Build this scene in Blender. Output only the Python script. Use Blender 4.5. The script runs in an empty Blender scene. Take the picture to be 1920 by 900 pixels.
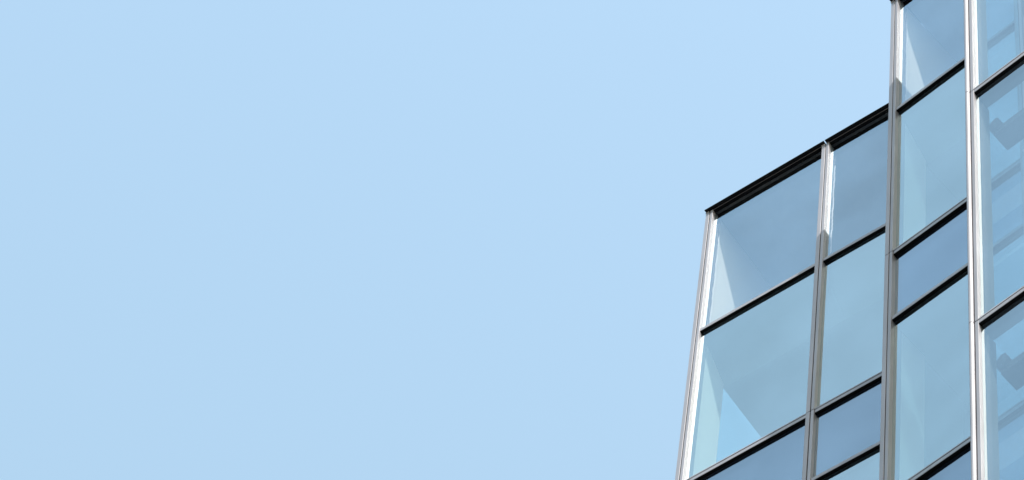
import bpy, bmesh, math, random
from mathutils import Matrix, Vector
random.seed(7)
scene = bpy.context.scene
COL = scene.collection
EYE = 1.6                                   # camera height above the street

# ------------------------------------------------------------------ camera
cam_data = bpy.data.cameras.new('camera')
cam_data.sensor_width = 36.0
cam_data.lens = 7000.0 / 1920.0 * 36.0      # long lens, looking steeply up
cam_data.clip_start = 0.1
cam_data.clip_end = 5000.0
cam = bpy.data.objects.new('camera', cam_data)
COL.objects.link(cam)
PITCH, ROLL = 1.07177543, 0.21002416
fwd = Vector((0, math.cos(PITCH), math.sin(PITCH)))
up0 = Vector((0, -math.sin(PITCH), math.cos(PITCH)))
rt0 = Vector((1, 0, 0))
rt = math.cos(ROLL) * rt0 + math.sin(ROLL) * up0
up = -math.sin(ROLL) * rt0 + math.cos(ROLL) * up0
m = Matrix.Identity(4)
for i in range(3):
    m[i][0], m[i][1], m[i][2] = rt[i], up[i], -fwd[i]
m[2][3] = EYE
cam.matrix_world = m
scene.camera = cam

# ------------------------------------------------------------------ sun and sky
SUN_EL = math.radians(50.0)
sx, sy = 0.235, -0.972                      # horizontal direction towards the sun
sun_dir = Vector((sx * math.cos(SUN_EL), sy * math.cos(SUN_EL), math.sin(SUN_EL))).normalized()
sun_data = bpy.data.lights.new('sun', 'SUN')
sun_data.energy = 4.1
sun_data.angle = math.radians(0.53)
sun_data.color = (1.0, 0.90, 0.78)
sun = bpy.data.objects.new('sun', sun_data)
COL.objects.link(sun)
sun.rotation_euler = sun_dir.to_track_quat('Z', 'Y').to_euler()
sun.location = (0, -20, 60)

world = bpy.data.worlds.new('World')
scene.world = world
world.use_nodes = True
wn, wl = world.node_tree.nodes, world.node_tree.links
bg = wn['Background']
sky = wn.new('ShaderNodeTexSky')
sky.sky_type = 'NISHITA'
sky.sun_disc = False
sky.sun_elevation = SUN_EL
sky.sun_rotation = math.atan2(sx, sy)
sky.altitude = 50
sky.air_density = 3.25
sky.dust_density = 4.0
sky.ozone_density = 4.0
wl.new(sky.outputs[0], bg.inputs[0])
bg.inputs[1].default_value = 0.15

vs = scene.view_settings
vs.view_transform = 'Standard'
vs.look = 'None'
vs.gamma = 1.0
vs.use_curve_mapping = False
vs.exposure = 0.83
scene.cycles.max_bounces = 10
scene.cycles.transparent_max_bounces = 24
scene.cycles.glossy_bounces = 5
scene.cycles.caustics_reflective = False

# ------------------------------------------------------------------ materials
def nodes(name):
    mt = bpy.data.materials.new(name)
    mt.use_nodes = True
    nt = mt.node_tree
    return mt, nt.nodes, nt.links, nt.nodes['Principled BSDF']

def painted(name, col, rough, metal=0.0, var=0.12, scale=6.0, bump=0.0, spec=0.5, streak=1.0):
    """painted or anodised surface with faint dirt and vertical streaks"""
    mt, n, l, p = nodes(name)
    tc = n.new('ShaderNodeTexCoord')
    mp = n.new('ShaderNodeMapping')
    mp.inputs['Scale'].default_value = (1, 1, 0.18 if streak else 1)
    geo = n.new('ShaderNodeNewGeometry')
    l.new(geo.outputs['Position'], mp.inputs['Vector'])
    nz = n.new('ShaderNodeTexNoise')
    nz.inputs['Scale'].default_value = scale
    nz.inputs['Detail'].default_value = 6
    l.new(mp.outputs[0], nz.inputs['Vector'])
    mr = n.new('ShaderNodeMapRange')
    mr.inputs['From Min'].default_value = 0.3
    mr.inputs['From Max'].default_value = 0.7
    mr.inputs['To Min'].default_value = 1 - var
    mr.inputs['To Max'].default_value = 1 + var
    l.new(nz.outputs[0], mr.inputs['Value'])
    oi = n.new('ShaderNodeObjectInfo')
    r2 = n.new('ShaderNodeMapRange')
    r2.inputs['To Min'].default_value = 0.94
    r2.inputs['To Max'].default_value = 1.06
    l.new(oi.outputs['Random'], r2.inputs['Value'])
    mu = n.new('ShaderNodeMath'); mu.operation = 'MULTIPLY'
    l.new(mr.outputs[0], mu.inputs[0]); l.new(r2.outputs[0], mu.inputs[1])
    vm = n.new('ShaderNodeVectorMath'); vm.operation = 'SCALE'
    vm.inputs[0].default_value = col
    l.new(mu.outputs[0], vm.inputs['Scale'])
    l.new(vm.outputs[0], p.inputs['Base Color'])
    p.inputs['Roughness'].default_value = rough
    p.inputs['Metallic'].default_value = metal
    p.inputs['Specular IOR Level'].default_value = spec
    if bump:
        bp = n.new('ShaderNodeBump')
        bp.inputs['Strength'].default_value = bump
        bp.inputs['Distance'].default_value = 0.002
        l.new(nz.outputs[0], bp.inputs['Height'])
        l.new(bp.outputs[0], p.inputs['Normal'])
    return mt

def glazing(name, refl, refl_tint, trans_tint, var=0.04, rough=0.0, graze=0.5):
    """solar-control glass: coated mirror-like outer face over tinted clear glass"""
    mt = bpy.data.materials.new(name)
    mt.use_nodes = True
    n, l = mt.node_tree.nodes, mt.node_tree.links
    n.remove(n['Principled BSDF'])
    out = n['Material Output']
    gl = n.new('ShaderNodeBsdfGlossy')
    gl.inputs['Color'].default_value = (*refl_tint, 1)
    gl.inputs['Roughness'].default_value = rough
    tr = n.new('ShaderNodeBsdfTransparent')
    tr.inputs['Color'].default_value = (*trans_tint, 1)
    mx = n.new('ShaderNodeMixShader')
    lw = n.new('ShaderNodeLayerWeight')
    lw.inputs['Blend'].default_value = 0.5
    fr = n.new('ShaderNodeMath'); fr.operation = 'POWER'
    fr.inputs[1].default_value = 4.0
    l.new(lw.outputs['Facing'], fr.inputs[0])
    ma = n.new('ShaderNodeMath'); ma.operation = 'MULTIPLY_ADD'
    ma.inputs[1].default_value = graze
    ma.inputs[2].default_value = refl
    l.new(fr.outputs[0], ma.inputs[0])
    # every pane of coated glass differs a little from the next, with soft cloudy tone
    geo = n.new('ShaderNodeNewGeometry')
    nz = n.new('ShaderNodeTexNoise')
    nz.inputs['Scale'].default_value = 0.9
    nz.inputs['Detail'].default_value = 3
    l.new(geo.outputs['Position'], nz.inputs['Vector'])
    mr = n.new('ShaderNodeMapRange')
    mr.inputs['From Min'].default_value = 0.3
    mr.inputs['From Max'].default_value = 0.7
    mr.inputs['To Min'].default_value = -var
    mr.inputs['To Max'].default_value = var
    l.new(nz.outputs[0], mr.inputs['Value'])
    oi = n.new('ShaderNodeObjectInfo')
    r2 = n.new('ShaderNodeMapRange')
    r2.inputs['To Min'].default_value = -0.02
    r2.inputs['To Max'].default_value = 0.02
    l.new(oi.outputs['Random'], r2.inputs['Value'])
    a1 = n.new('ShaderNodeMath'); a1.operation = 'ADD'
    l.new(mr.outputs[0], a1.inputs[0]); l.new(r2.outputs[0], a1.inputs[1])
    a2 = n.new('ShaderNodeMath'); a2.operation = 'ADD'; a2.use_clamp = True
    l.new(a1.outputs[0], a2.inputs[0]); l.new(ma.outputs[0], a2.inputs[1])
    # slight roller-wave waviness of toughened glass
    n2 = n.new('ShaderNodeTexNoise')
    n2.inputs['Scale'].default_value = 1.6
    l.new(geo.outputs['Position'], n2.inputs['Vector'])
    bp = n.new('ShaderNodeBump')
    bp.inputs['Strength'].default_value = 0.25
    bp.inputs['Distance'].default_value = 0.01
    l.new(n2.outputs[0], bp.inputs['Height'])
    l.new(bp.outputs[0], gl.inputs['Normal'])
    l.new(a2.outputs[0], mx.inputs[0])
    l.new(tr.outputs[0], mx.inputs[1]); l.new(gl.outputs[0], mx.inputs[2])
    l.new(mx.outputs[0], out.inputs['Surface'])
    return mt

M = {}
M['metal'] = painted('anodised_aluminium', (0.285, 0.305, 0.375), 0.45, 0.10, 0.10, 9, 0.1)
M['post'] = painted('inner_frame_paint', (0.13, 0.14, 0.14), 0.5, 0.0, 0.08, 5)
M['inner'] = painted('thermal_break_frame', (0.13, 0.14, 0.16), 0.6, 0.0, 0.08, 5)
M['dark'] = painted('black_gasket', (0.012, 0.014, 0.018), 0.75, 0.0, 0.2, 20, 0, 0.1)
M['coping'] = painted('anthracite_sheet', (0.014, 0.016, 0.02), 0.6, 0.0, 0.2, 8, 0, 0.15)
M['white'] = painted('white_glint_and_cap', (0.93, 0.93, 0.92), 0.4, 0.0, 0.03, 20)  # white of the painted sun glints, shared with the mullion end caps
M['panel'] = painted('pale_lining_panel', (0.84, 0.85, 0.80), 0.6, 0.0, 0.05, 2.5)
M['ceiling'] = painted('ceiling_board', (0.24, 0.26, 0.27), 0.8, 0.0, 0.05, 2, 0, 0.3, 0)
M['backing'] = painted('spandrel_backing', (0.06, 0.075, 0.11), 0.7, 0.0, 0.08, 2, 0, 0.3, 0)
M['wall'] = painted('core_wall_paint', (0.22, 0.25, 0.28), 0.8, 0.0, 0.08, 2, 0, 0.3, 0)
M['concrete'] = painted('slab_concrete', (0.30, 0.30, 0.29), 0.85, 0.0, 0.12, 4, 0.2, 0.3, 0)
M['steel'] = painted('grey_steel_paint', (0.035, 0.04, 0.05), 0.6, 0.0, 0.1, 6)
M['vision'] = glazing('vision_glass', 0.47, (0.80, 0.96, 1.0), (0.78, 0.92, 0.95))
M['parapet'] = glazing('parapet_glass', 0.36, (0.72, 0.89, 1.0), (0.94, 0.97, 1.0))
M['atrium'] = glazing('atrium_glass', 0.33, (0.76, 0.92, 1.0), (0.84, 0.93, 0.96))
M['spandrel'] = glazing('spandrel_glass', 0.36, (0.70, 0.86, 0.98), (0.6, 0.7, 0.8))
M['clear'] = glazing('clear_glass', 0.03, (1, 1, 1), (0.97, 0.99, 0.985), 0.0, 0.0, 0.2)
M['returnglass'] = glazing('return_glass', 0.05, (0.9, 0.97, 1), (0.72, 0.84, 0.88))
M['frit'] = painted('fritted_glass', (0.30, 0.38, 0.44), 0.3, 0.0, 0.08, 2)
M['asphalt'] = painted('asphalt', (0.05, 0.05, 0.052), 0.9, 0.0, 0.3, 3, 0.3, 0.3, 0)
M['stone'] = painted('dark_stone_cladding', (0.16, 0.16, 0.165), 0.7, 0.0, 0.1, 3)

# ------------------------------------------------------------------ helpers
def tag(o, label=None, cat=None, group=None, kind=None):
    for k, v in (('label', label), ('category', cat), ('group', group), ('kind', kind)):
        if v: o[k] = v
    return o

class Frame:
    """a facade plane: t runs right along it, o points out to the street, z is height"""
    def __init__(s, az, dist):
        s.t = Vector((math.cos(az), -math.sin(az), 0)); s.n = Vector((math.sin(az), math.cos(az), 0))
        s.D = dist
        s.rot = math.atan2(s.t.y, s.t.x)
    def P(s, t, o, z): return s.t * t + s.n * (s.D - o) + Vector((0, 0, z))

SET = 0.036                                  # glass plane lies behind the frames' front faces
FA = Frame(0.81006243, 12.62039 + SET)
FB = Frame(0.92690138, 10.72221 + SET)
FC = Frame(0.93349408, 9.97287 + 0.030)
Z0 = 26.52428 + EYE                          # floor level of the top storey
def Z(level): return Z0 + level
P0, T1, T2, T3 = 4.985, 2.6376, 0.0, -1.0804
STOREY = 3.7
BASE = -4 * STOREY
FLOORS = [-STOREY * k for k in range(5)]                           # lowest storey that is glazed

B = bpy.data.objects.new('office_building', None)
B.location = FA.P(-8.6, -2.0, 0)
COL.objects.link(B)
B_inv = Matrix.Translation(-B.location)

def link(name, me, loc, rot, parent=B):
    o = bpy.data.objects.new(name, me)
    COL.objects.link(o)
    mw = Matrix.Translation(loc) @ Matrix.Rotation(rot, 4, 'Z')
    o.parent = parent
    pw = Matrix.Translation(B.location) if parent is B else parent['_mw']
    if parent is not B:
        pw = Matrix([list(r) for r in pw])
    o.matrix_basis = pw.inverted() @ mw
    o['_mw'] = [list(r) for r in mw]
    return o

cache = {}
def box_mesh(name, a, b, c, mat, bev=0.0, front=None):
    key = (round(a, 4), round(b, 4), round(c, 4), mat, bev, front)
    if key in cache: return cache[key]
    bm = bmesh.new()
    bmesh.ops.create_cube(bm, size=1.0)
    for v in bm.verts: v.co = Vector((v.co.x * a, v.co.y * b, v.co.z * c))
    if bev: bmesh.ops.bevel(bm, geom=list(bm.edges), offset=bev, segments=1, affect='EDGES')
    me = bpy.data.meshes.new(name)
    if front:
        for f in bm.faces: f.material_index = 0 if f.normal.y < -0.9 else 1
    bm.to_mesh(me); bm.free()
    me.materials.append(M[mat])
    if front: me.materials.append(M[front])
    cache[key] = me
    return me

def piece(name, F, t0, t1, o0, o1, z0, z1, mat, bev=0.0, front=None, parent=B):
    """box between two t, two o (outwards) and two height values"""
    me = box_mesh(name, t1 - t0, o1 - o0, z1 - z0, mat, bev, front)
    return link(name, me, F.P((t0 + t1) / 2, (o0 + o1) / 2, (z0 + z1) / 2), F.rot, parent)

def pane(name, F, t0, t1, z0, z1, mat):
    return piece(name, F, t0 + 0.001, t1 - 0.001, -0.026, 0.0, z0 + 0.001, z1 - 0.001, mat, 0, 'clear')

# ------------------------------------------------------------------ ground
gm = bpy.data.meshes.new('ground')
gm.from_pydata([(-2500, -2500, 0), (2500, -2500, 0), (2500, 2500, 0), (-2500, 2500, 0)], [], [(0, 1, 2, 3)])
gm.materials.append(M['asphalt'])
g = bpy.data.objects.new('ground', gm); COL.objects.link(g)
tag(g, kind='structure')

# ------------------------------------------------------------------ facade members
ML, GAP, MR = 0.040, 0.010, 0.030            # split mullion: left half, joint, right half
OUT, BACK = 0.040, 0.09                      # proud of the glass, depth behind it

def mullion(F, t, ztop, joints, round_nose=False):
    """split mullion: two half profiles with a dark joint, cut at every stack joint"""
    OUT = 0.033 if F is FC else 0.040
    cuts = [ztop] + [Z(j) for j in joints] + [Z(BASE)]
    for k in range(len(cuts) - 1):
        z1, z0 = cuts[k] - (0.0045 if k else 0.0), cuts[k + 1] + 0.0045
        jit = random.uniform(-0.0012, 0.0012)
        if round_nose:
            me = nose_mesh(z1 - z0)
            left = link('mullion', me, F.P(t - GAP / 2 - ML / 2, OUT, (z0 + z1) / 2), F.rot)
        else:
            left = piece('mullion', F, t - GAP / 2 - ML, t - GAP / 2, -BACK, OUT + jit, z0, z1 - (0.016 if k == 0 else 0), 'metal', 0.001)
        piece('cover_profile', F, t + GAP / 2, t + GAP / 2 + MR, -0.004, OUT - jit, z0, z1, 'metal', 0.001, parent=left)
        piece('inner_profile', F, t + GAP / 2, t + GAP / 2 + MR, -BACK, -0.0045, z0, z1, 'inner', parent=left)
        piece('joint_gasket', F, t - GAP / 2 - 0.0004, t + GAP / 2 + 0.0004, -BACK + 0.01, OUT - 0.006, z0, z1 - 0.02, 'dark', parent=left)
        if k: piece('stack_gasket', F, t - GAP / 2 - ML + 0.002, t + GAP / 2 + MR - 0.002, -BACK + 0.01, OUT - 0.006, z1 + 0.0002, z1 + 0.0088, 'dark', parent=left)
        if k == 0:
            piece('end_cap', F, t - GAP / 2 - ML - 0.004, t - GAP / 2 - 0.004, OUT - 0.03, OUT + 0.006, z1 - 0.0155, z1 - 0.0125, 'white', parent=left)

def nose_mesh(h):
    key = ('nose', round(h, 4))
    if key in cache: return cache[key]
    bm = bmesh.new()
    prof = [(-ML / 2, BACK + OUT), (-ML / 2, 0.0)]
    for i in range(17):
        a = math.pi * i / 16
        prof.append((-math.cos(a) * ML / 2, -math.sin(a) * ML * 0.5))
    prof += [(ML / 2, 0.0), (ML / 2, BACK + OUT)]
    seen = []
    for q in prof:
        if not seen or (Vector(q) - Vector(seen[-1])).length > 1e-5: seen.append(q)
    lo = [bm.verts.new((x, y, -h / 2)) for x, y in seen]
    hi = [bm.verts.new((x, y, h / 2)) for x, y in seen]
    nn = len(seen)
    for i in range(nn):
        f = bm.faces.new((lo[i], lo[(i + 1) % nn], hi[(i + 1) % nn], hi[i])); f.smooth = False
    bm.faces.new(list(reversed(lo))); bm.faces.new(hi)
    bmesh.ops.recalc_face_normals(bm, faces=bm.faces)
    me = bpy.data.meshes.new('mullion'); bm.to_mesh(me); bm.free()
    me.materials.append(M['metal']); cache[key] = me
    return me

def transom(F, t0, t1, z, stack=False):
    """front plate with its lower edge at z, black soffit profile under it"""
    e = 0.0012
    j = random.uniform(-0.001, 0.001)
    tr = piece('transom', F, t0 + e, t1 - e, -0.03, 0.030 + j, z + 0.0035, z + 0.048, 'metal', 0.0015)
    piece('soffit_gasket', F, t0 + e, t1 - e, 0.0005, 0.0285 + j, z - 0.004, z + 0.003, 'dark', parent=tr)
    if stack:
        piece('joint_gasket', F, t0 + e, t1 - e, -0.03, 0.028, z + 0.0482, z + 0.0538, 'dark', parent=tr)
        piece('upper_plate', F, t0 + e, t1 - e, -0.03, 0.032, z + 0.054, z + 0.072, 'metal', 0.0015, parent=tr)
    return tr

def coping(F, t0, t1):
    z = Z(P0)
    hd = piece('head_transom', F, t0, t1, -0.03, 0.034, z + 0.0032, z + 0.014, 'metal', 0.0012)
    piece('soffit_gasket', F, t0, t1, 0.0005, 0.0325, z - 0.004, z + 0.003, 'dark', parent=hd)
def coping_cap(F, t0, t1):
    z = Z(P0)
    piece('coping', F, t0, t1, -0.30, 0.072, z + 0.0145, z + 0.0205, 'coping')

def post(F, t, z0, z1, depth, mat='post', width=0.05):
    return piece('inner_post', F, t - width, t + GAP / 2 + MR - 0.002, -depth, -BACK - 0.001, z0, z1, mat)

# bays: frame, left mullion, right mullion
tA0, tA1, tA2 = -10.664, -9.345, -7.925
tB0, tB1 = -9.311, -7.905
tC0, tC1, tC2 = -7.975, -6.60, -1.10
C_POSTS = [tC1 + 1.375 * k for k in range(5)]
EDGE_R = GAP / 2 + MR                        # glass starts at the mullion's right face
EDGE_L = GAP / 2 + ML

def bay(F, ta, tb, tall=False):
    a, b = ta + EDGE_R, tb - EDGE_L
    if not tall:
        pane('parapet_pane', F, a, b, Z(T1) + 0.02, Z(P0) + 0.002, 'parapet')
        coping(F, a, b)
        transom(F, a, b, Z(T1))
        lv = 0.0
        while lv > BASE - 0.1:
            top = Z(T1) if lv == 0 else Z(lv + STOREY + T3)
            pane('vision_pane', F, a, b, Z(lv) + 0.02, top + 0.02, 'vision')
            transom(F, a, b, Z(lv), True)
            if lv > BASE + 0.1:
                pane('spandrel_pane', F, a, b, Z(lv + T3) + 0.02, Z(lv) + 0.02, 'spandrel')
                piece('spandrel_panel', F, a, b, -0.085, -0.029, Z(lv + T3) + 0.045, Z(lv) + 0.01, 'backing')
                transom(F, a, b, Z(lv + T3))
            lv -= STOREY
    else:
        pane('parapet_pane', F, a, b, Z(T1) + 0.02, Z(P0) + 0.002, 'parapet')
        coping(F, a, b)
        transom(F, a, b, Z(T1))
        lv = 0.0
        while lv > BASE - 0.1:
            top = Z(T1) if lv == 0 else Z(lv + STOREY)
            pane('vision_pane', F, a, b, Z(lv) + 0.02, top + 0.02, 'atrium')
            transom(F, a, b, Z(lv), True)
            lv -= STOREY

bay(FA, tA0, tA1); bay(FA, tA1, tA2)
bay(FB, tB0, tB1)
bay(FC, tC0, tC1, True)
for k in range(4): bay(FC, C_POSTS[k], C_POSTS[k + 1], True)
zt = Z(P0) + 0.0125
JOINTS = [lv + 0.051 for lv in FLOORS[:-1]]
for F, t in ((FA, tA0), (FA, tA1), (FA, tA2 - 0.02), (FB, tB0), (FB, tB1 - 0.02)):
    mullion(F, t, zt, JOINTS)
mullion(FC, tC0, zt, JOINTS, True)
for t in C_POSTS: mullion(FC, t, zt, JOINTS)
coping_cap(FA, tA0 - EDGE_L, tA1 - 0.006); coping_cap(FA, tA1 + 0.006, tA2 - 0.08)
coping_cap(FB, tB0 - EDGE_L, tB1 - 0.08)
coping_cap(FC, tC0 - EDGE_L, tC1 - 0.006); [coping_cap(FC, C_POSTS[k] + 0.006, C_POSTS[k + 1] - 0.006) for k in range(4)]

# ------------------------------------------------------------------ returns (the side walls of each step)
def glint(F, t, depth, z0, z1, w=0.022, amp=0.012):
    """hand-run sealant bead: a wavy strip of uneven width standing on the lining's edge"""
    bm = bmesh.new(); N = 46; rows = []
    for i in range(N + 1):
        z = z0 + (z1 - z0) * i / N
        c = math.sin(i * 0.55) * amp * 0.35 + random.uniform(-1, 1) * amp * 0.3
        hw = w / 2 * (0.75 + 0.5 * random.random())
        if i in (0, N): hw *= 0.3
        rows.append([bm.verts.new((x, y, z)) for x, y in ((0, c - hw), (0.006, c - hw * .6), (0.006, c + hw * .6), (0, c + hw))])
    for i in range(N):
        for k in range(3):
            bm.faces.new((rows[i][k], rows[i][k + 1], rows[i + 1][k + 1], rows[i + 1][k]))
        bm.faces.new((rows[i][3], rows[i][0], rows[i + 1][0], rows[i + 1][3]))
    bm.faces.new(rows[0]); bm.faces.new(list(reversed(rows[-1])))
    bmesh.ops.recalc_face_normals(bm, faces=bm.faces)
    zc = (z0 + z1) / 2
    for v in bm.verts: v.co.z -= zc
    me = bpy.data.meshes.new('glint_strip'); bm.to_mesh(me); bm.free()
    me.materials.append(M['white'])
    return link('glint_strip', me, F.P(t, -depth, zc), F.rot)

def return_wall(F, t, depth, lining, parapet_depth, infill='returnglass'):
    """side wall running back from a mullion: pale lining near the front, glass behind it"""
    x = t + EDGE_R                            # inner surface stands flush with the right half of the mullion
    zt_ = Z(P0) + 0.006
    # parapet zone: fully lined
    piece('lining_panel', F, x - 0.06, x - 0.004, -parapet_depth, -BACK - 0.002, Z(T1) + 0.03, zt_, 'panel')
    lv = 0.0
    while lv > BASE - 0.1:
        top = Z(T1) - 0.01 if lv == 0 else Z(lv + STOREY + T3) - 0.01
        if lining: piece('lining_panel', F, x - 0.06, x - 0.004, -lining, -BACK - 0.002, Z(lv) + 0.07, top, 'panel')
        piece('return_pane', F, x - 0.05, x - 0.026, -depth, -(lining or BACK) - 0.004, Z(lv) + 0.07, top, infill)
        piece('return_transom', F, x - 0.07, x - 0.004, -depth, -BACK - 0.002, Z(lv) - 0.03, Z(lv) + 0.066, 'post')
        lv -= STOREY

DEPTH_A = 7.0
return_wall(FA, tA0, DEPTH_A, 0.385, 2.6)
return_wall(FB, tB0, 0.87, 0.375, 0.87, 'frit')
# the third step is glazed right up to its corner post
x = tC0 + EDGE_R
for lv, top in zip(FLOORS, [P0] + FLOORS):
    piece('inner_post', FC, x - 0.06, x - 0.003, -0.16, -BACK - 0.002, Z(lv) + 0.05, Z(top) - 0.02, 'post')
    piece('return_pane', FC, x - 0.05, x - 0.026, -0.62, -0.163, Z(lv) + 0.05, Z(top) - 0.02, 'returnglass')
    piece('inner_ledge', FC, x, tC1 - EDGE_L, -0.14, -0.031, Z(lv) - 0.004, Z(lv) + 0.05, 'post')
# sun glints drawn as white strips along the inner edges of the parapet glazing
glint(FA, tA0 + EDGE_R - 0.003, 0.098, Z(T1) + 0.07, Z(P0) - 0.3)
glint(FB, tB0 + EDGE_R - 0.003, 0.100, Z(T1) + 0.07, Z(P0) - 0.25)
glint(FA, tA1 + EDGE_R + 0.001, 0.072, Z(T1) + 0.3, Z(P0) - 0.3, 0.010)

# ------------------------------------------------------------------ bolted brackets behind the third step's glass
def bracket(lv):
    z0, z1 = Z(lv) - 0.40, Z(lv) - 0.31
    x0 = x + 0.0
    br = piece('steel_bracket', FC, x0, x0 + 1.2, -0.372, -0.20, z0, z1, 'steel', 0.004)
    # lug that ties the bracket to the corner post
    bm = bmesh.new()
    prof = [(-0.02, -0.20), (0.05, -0.24), (0.085, -0.15), (0.07, -0.10), (0.035, -0.085), (-0.02, -0.13)]
    lo = [bm.verts.new((a, -0.03, b)) for a, b in prof]; hi = [bm.verts.new((a, 0.05, b)) for a, b in prof]
    for i in range(6): bm.faces.new((lo[i], lo[(i + 1) % 6], hi[(i + 1) % 6], hi[i]))
    bm.faces.new(lo); bm.faces.new(list(reversed(hi)))
    bmesh.ops.recalc_face_normals(bm, faces=bm.faces)
    me = bpy.data.meshes.new('lug'); bm.to_mesh(me); bm.free(); me.materials.append(M['steel'])
    link('lug', me, FC.P(x0 + 0.0, -0.20, Z(lv) - 0.12), FC.rot, br)
for lv in FLOORS: bracket(lv)

# ------------------------------------------------------------------ slabs, ceilings, core, roof, base
def prism(name, pts, z0, z1, mat):
    bm = bmesh.new()
    c = sum((Vector((p.x, p.y, 0)) for p in pts), Vector()) / len(pts)
    lo = [bm.verts.new((p.x - c.x, p.y - c.y, (z0 - z1) / 2)) for p in pts]
    hi = [bm.verts.new((p.x - c.x, p.y - c.y, (z1 - z0) / 2)) for p in pts]
    k = len(pts)
    for i in range(k): bm.faces.new((lo[i], lo[(i + 1) % k], hi[(i + 1) % k], hi[i]))
    bm.faces.new(list(reversed(lo))); bm.faces.new(hi)
    bmesh.ops.recalc_face_normals(bm, faces=bm.faces)
    me = bpy.data.meshes.new(name); bm.to_mesh(me); bm.free()
    me.materials.append(M[mat])
    return link(name, me, c + Vector((0, 0, (z0 + z1) / 2)), 0)

def footprint(inset, cdepth=0.0):
    """outline of the storeys, set back from the glass by inset"""
    i = inset
    back = DEPTH_A
    aL, aR = FA.P(tA0 + 0.03, -i, 0), FA.P(tA2 + 0.04, -i, 0)
    bL, bR = FB.P(tB0 + 0.05, -i, 0), FB.P(tB1 + 0.04, -i, 0)
    cL, cR = FC.P(tC0 + 0.05, -i - cdepth, 0), FC.P(tC2, -i - cdepth, 0)
    return [aL, aR, bL, bR, cL, cR, FC.P(tC2, -back, 0), FA.P(tA0 + 0.03, -back, 0)]

prism('roof_slab', footprint(0.085), Z(P0) - 0.0, Z(P0) + 0.0142, 'concrete')
# top-storey ceiling stops short of the third step, which is one tall glazed void
def rooms(inset):
    aL, aR = FA.P(tA0 + 0.015, -inset, 0), FA.P(tA2 + 0.04, -inset, 0)
    bL, bR = FB.P(tB0 + 0.015, -inset, 0), FB.P(tB1 + 0.03, -inset, 0)
    cL, cR = FC.P(tC0 + 0.015, -0.80, 0), FC.P(tC2, -0.80, 0)
    return [aL, aR, bL, bR, cL, cR, FC.P(tC2, -DEPTH_A + .1, 0), FA.P(tA0 + 0.015, -DEPTH_A + .1, 0)]
prism('ceiling', rooms(0.40), Z(T1) - 0.37, Z(T1) - 0.30, 'ceiling')
prism('roof_deck', rooms(0.40), Z(T1) - 0.29, Z(T1) + 0.01, 'concrete')
def sloped_soffit(F, t0, t1):
    """bulkhead that slopes from the transom down to the ceiling"""
    bm = bmesh.new()
    prof = [(-0.0305, T1 + 0.012), (-0.0305, T1 + 0.004), (-0.405, T1 - 0.37), (-0.405, T1 + 0.012)]
    a = [bm.verts.new(F.P(t0, o, Z(z)) - F.P(t0, 0, Z(T1))) for o, z in prof]
    b = [bm.verts.new(F.P(t1, o, Z(z)) - F.P(t0, 0, Z(T1))) for o, z in prof]
    for i in range(4): bm.faces.new((a[i], a[(i + 1) % 4], b[(i + 1) % 4], b[i]))
    bm.faces.new(a); bm.faces.new(list(reversed(b)))
    bmesh.ops.recalc_face_normals(bm, faces=bm.faces)
    me = bpy.data.meshes.new('sloped_soffit'); bm.to_mesh(me); bm.free(); me.materials.append(M['ceiling'])
    link('sloped_soffit', me, F.P(t0, 0, Z(T1)), 0)
sloped_soffit(FA, tA0 + 0.02, tA1 - 0.002); sloped_soffit(FA, tA1 + 0.002, tA2 + 0.02)
sloped_soffit(FB, tB0 + 0.02, tB1 - 0.02)
for lv in FLOORS:
    prism('floor_slab', rooms(0.10), Z(lv) - 0.40, Z(lv) - 0.03, 'concrete')
    if lv > BASE: prism('ceiling', rooms(0.032), Z(lv + T3) - 0.02, Z(lv + T3) + 0.04, 'ceiling')
piece('core_wall', FA, tA0 + 0.02, tA0 + 10.0, -DEPTH_A - 0.3, -DEPTH_A + 0.05, Z(BASE), Z(P0) - 0.01, 'wall')
piece('partition_wall', FA, tA0 + 0.12, tA2 + 0.6, -4.2, -4.1, Z(BASE), Z(P0) - 0.3, 'wall')
piece('side_wall', FC, tC2 + 0.06, tC2 + 0.3, -DEPTH_A, 0.0, Z(BASE), Z(P0) - 0.01, 'stone')
prism('base_wall', footprint(0.03), 0.0, Z(BASE) - 0.41, 'stone')

tag(B, 'stepped glass office building with blue reflective panes in grey aluminium frames', 'building')
for o in scene.objects:
    if '_mw' in o: del o['_mw']
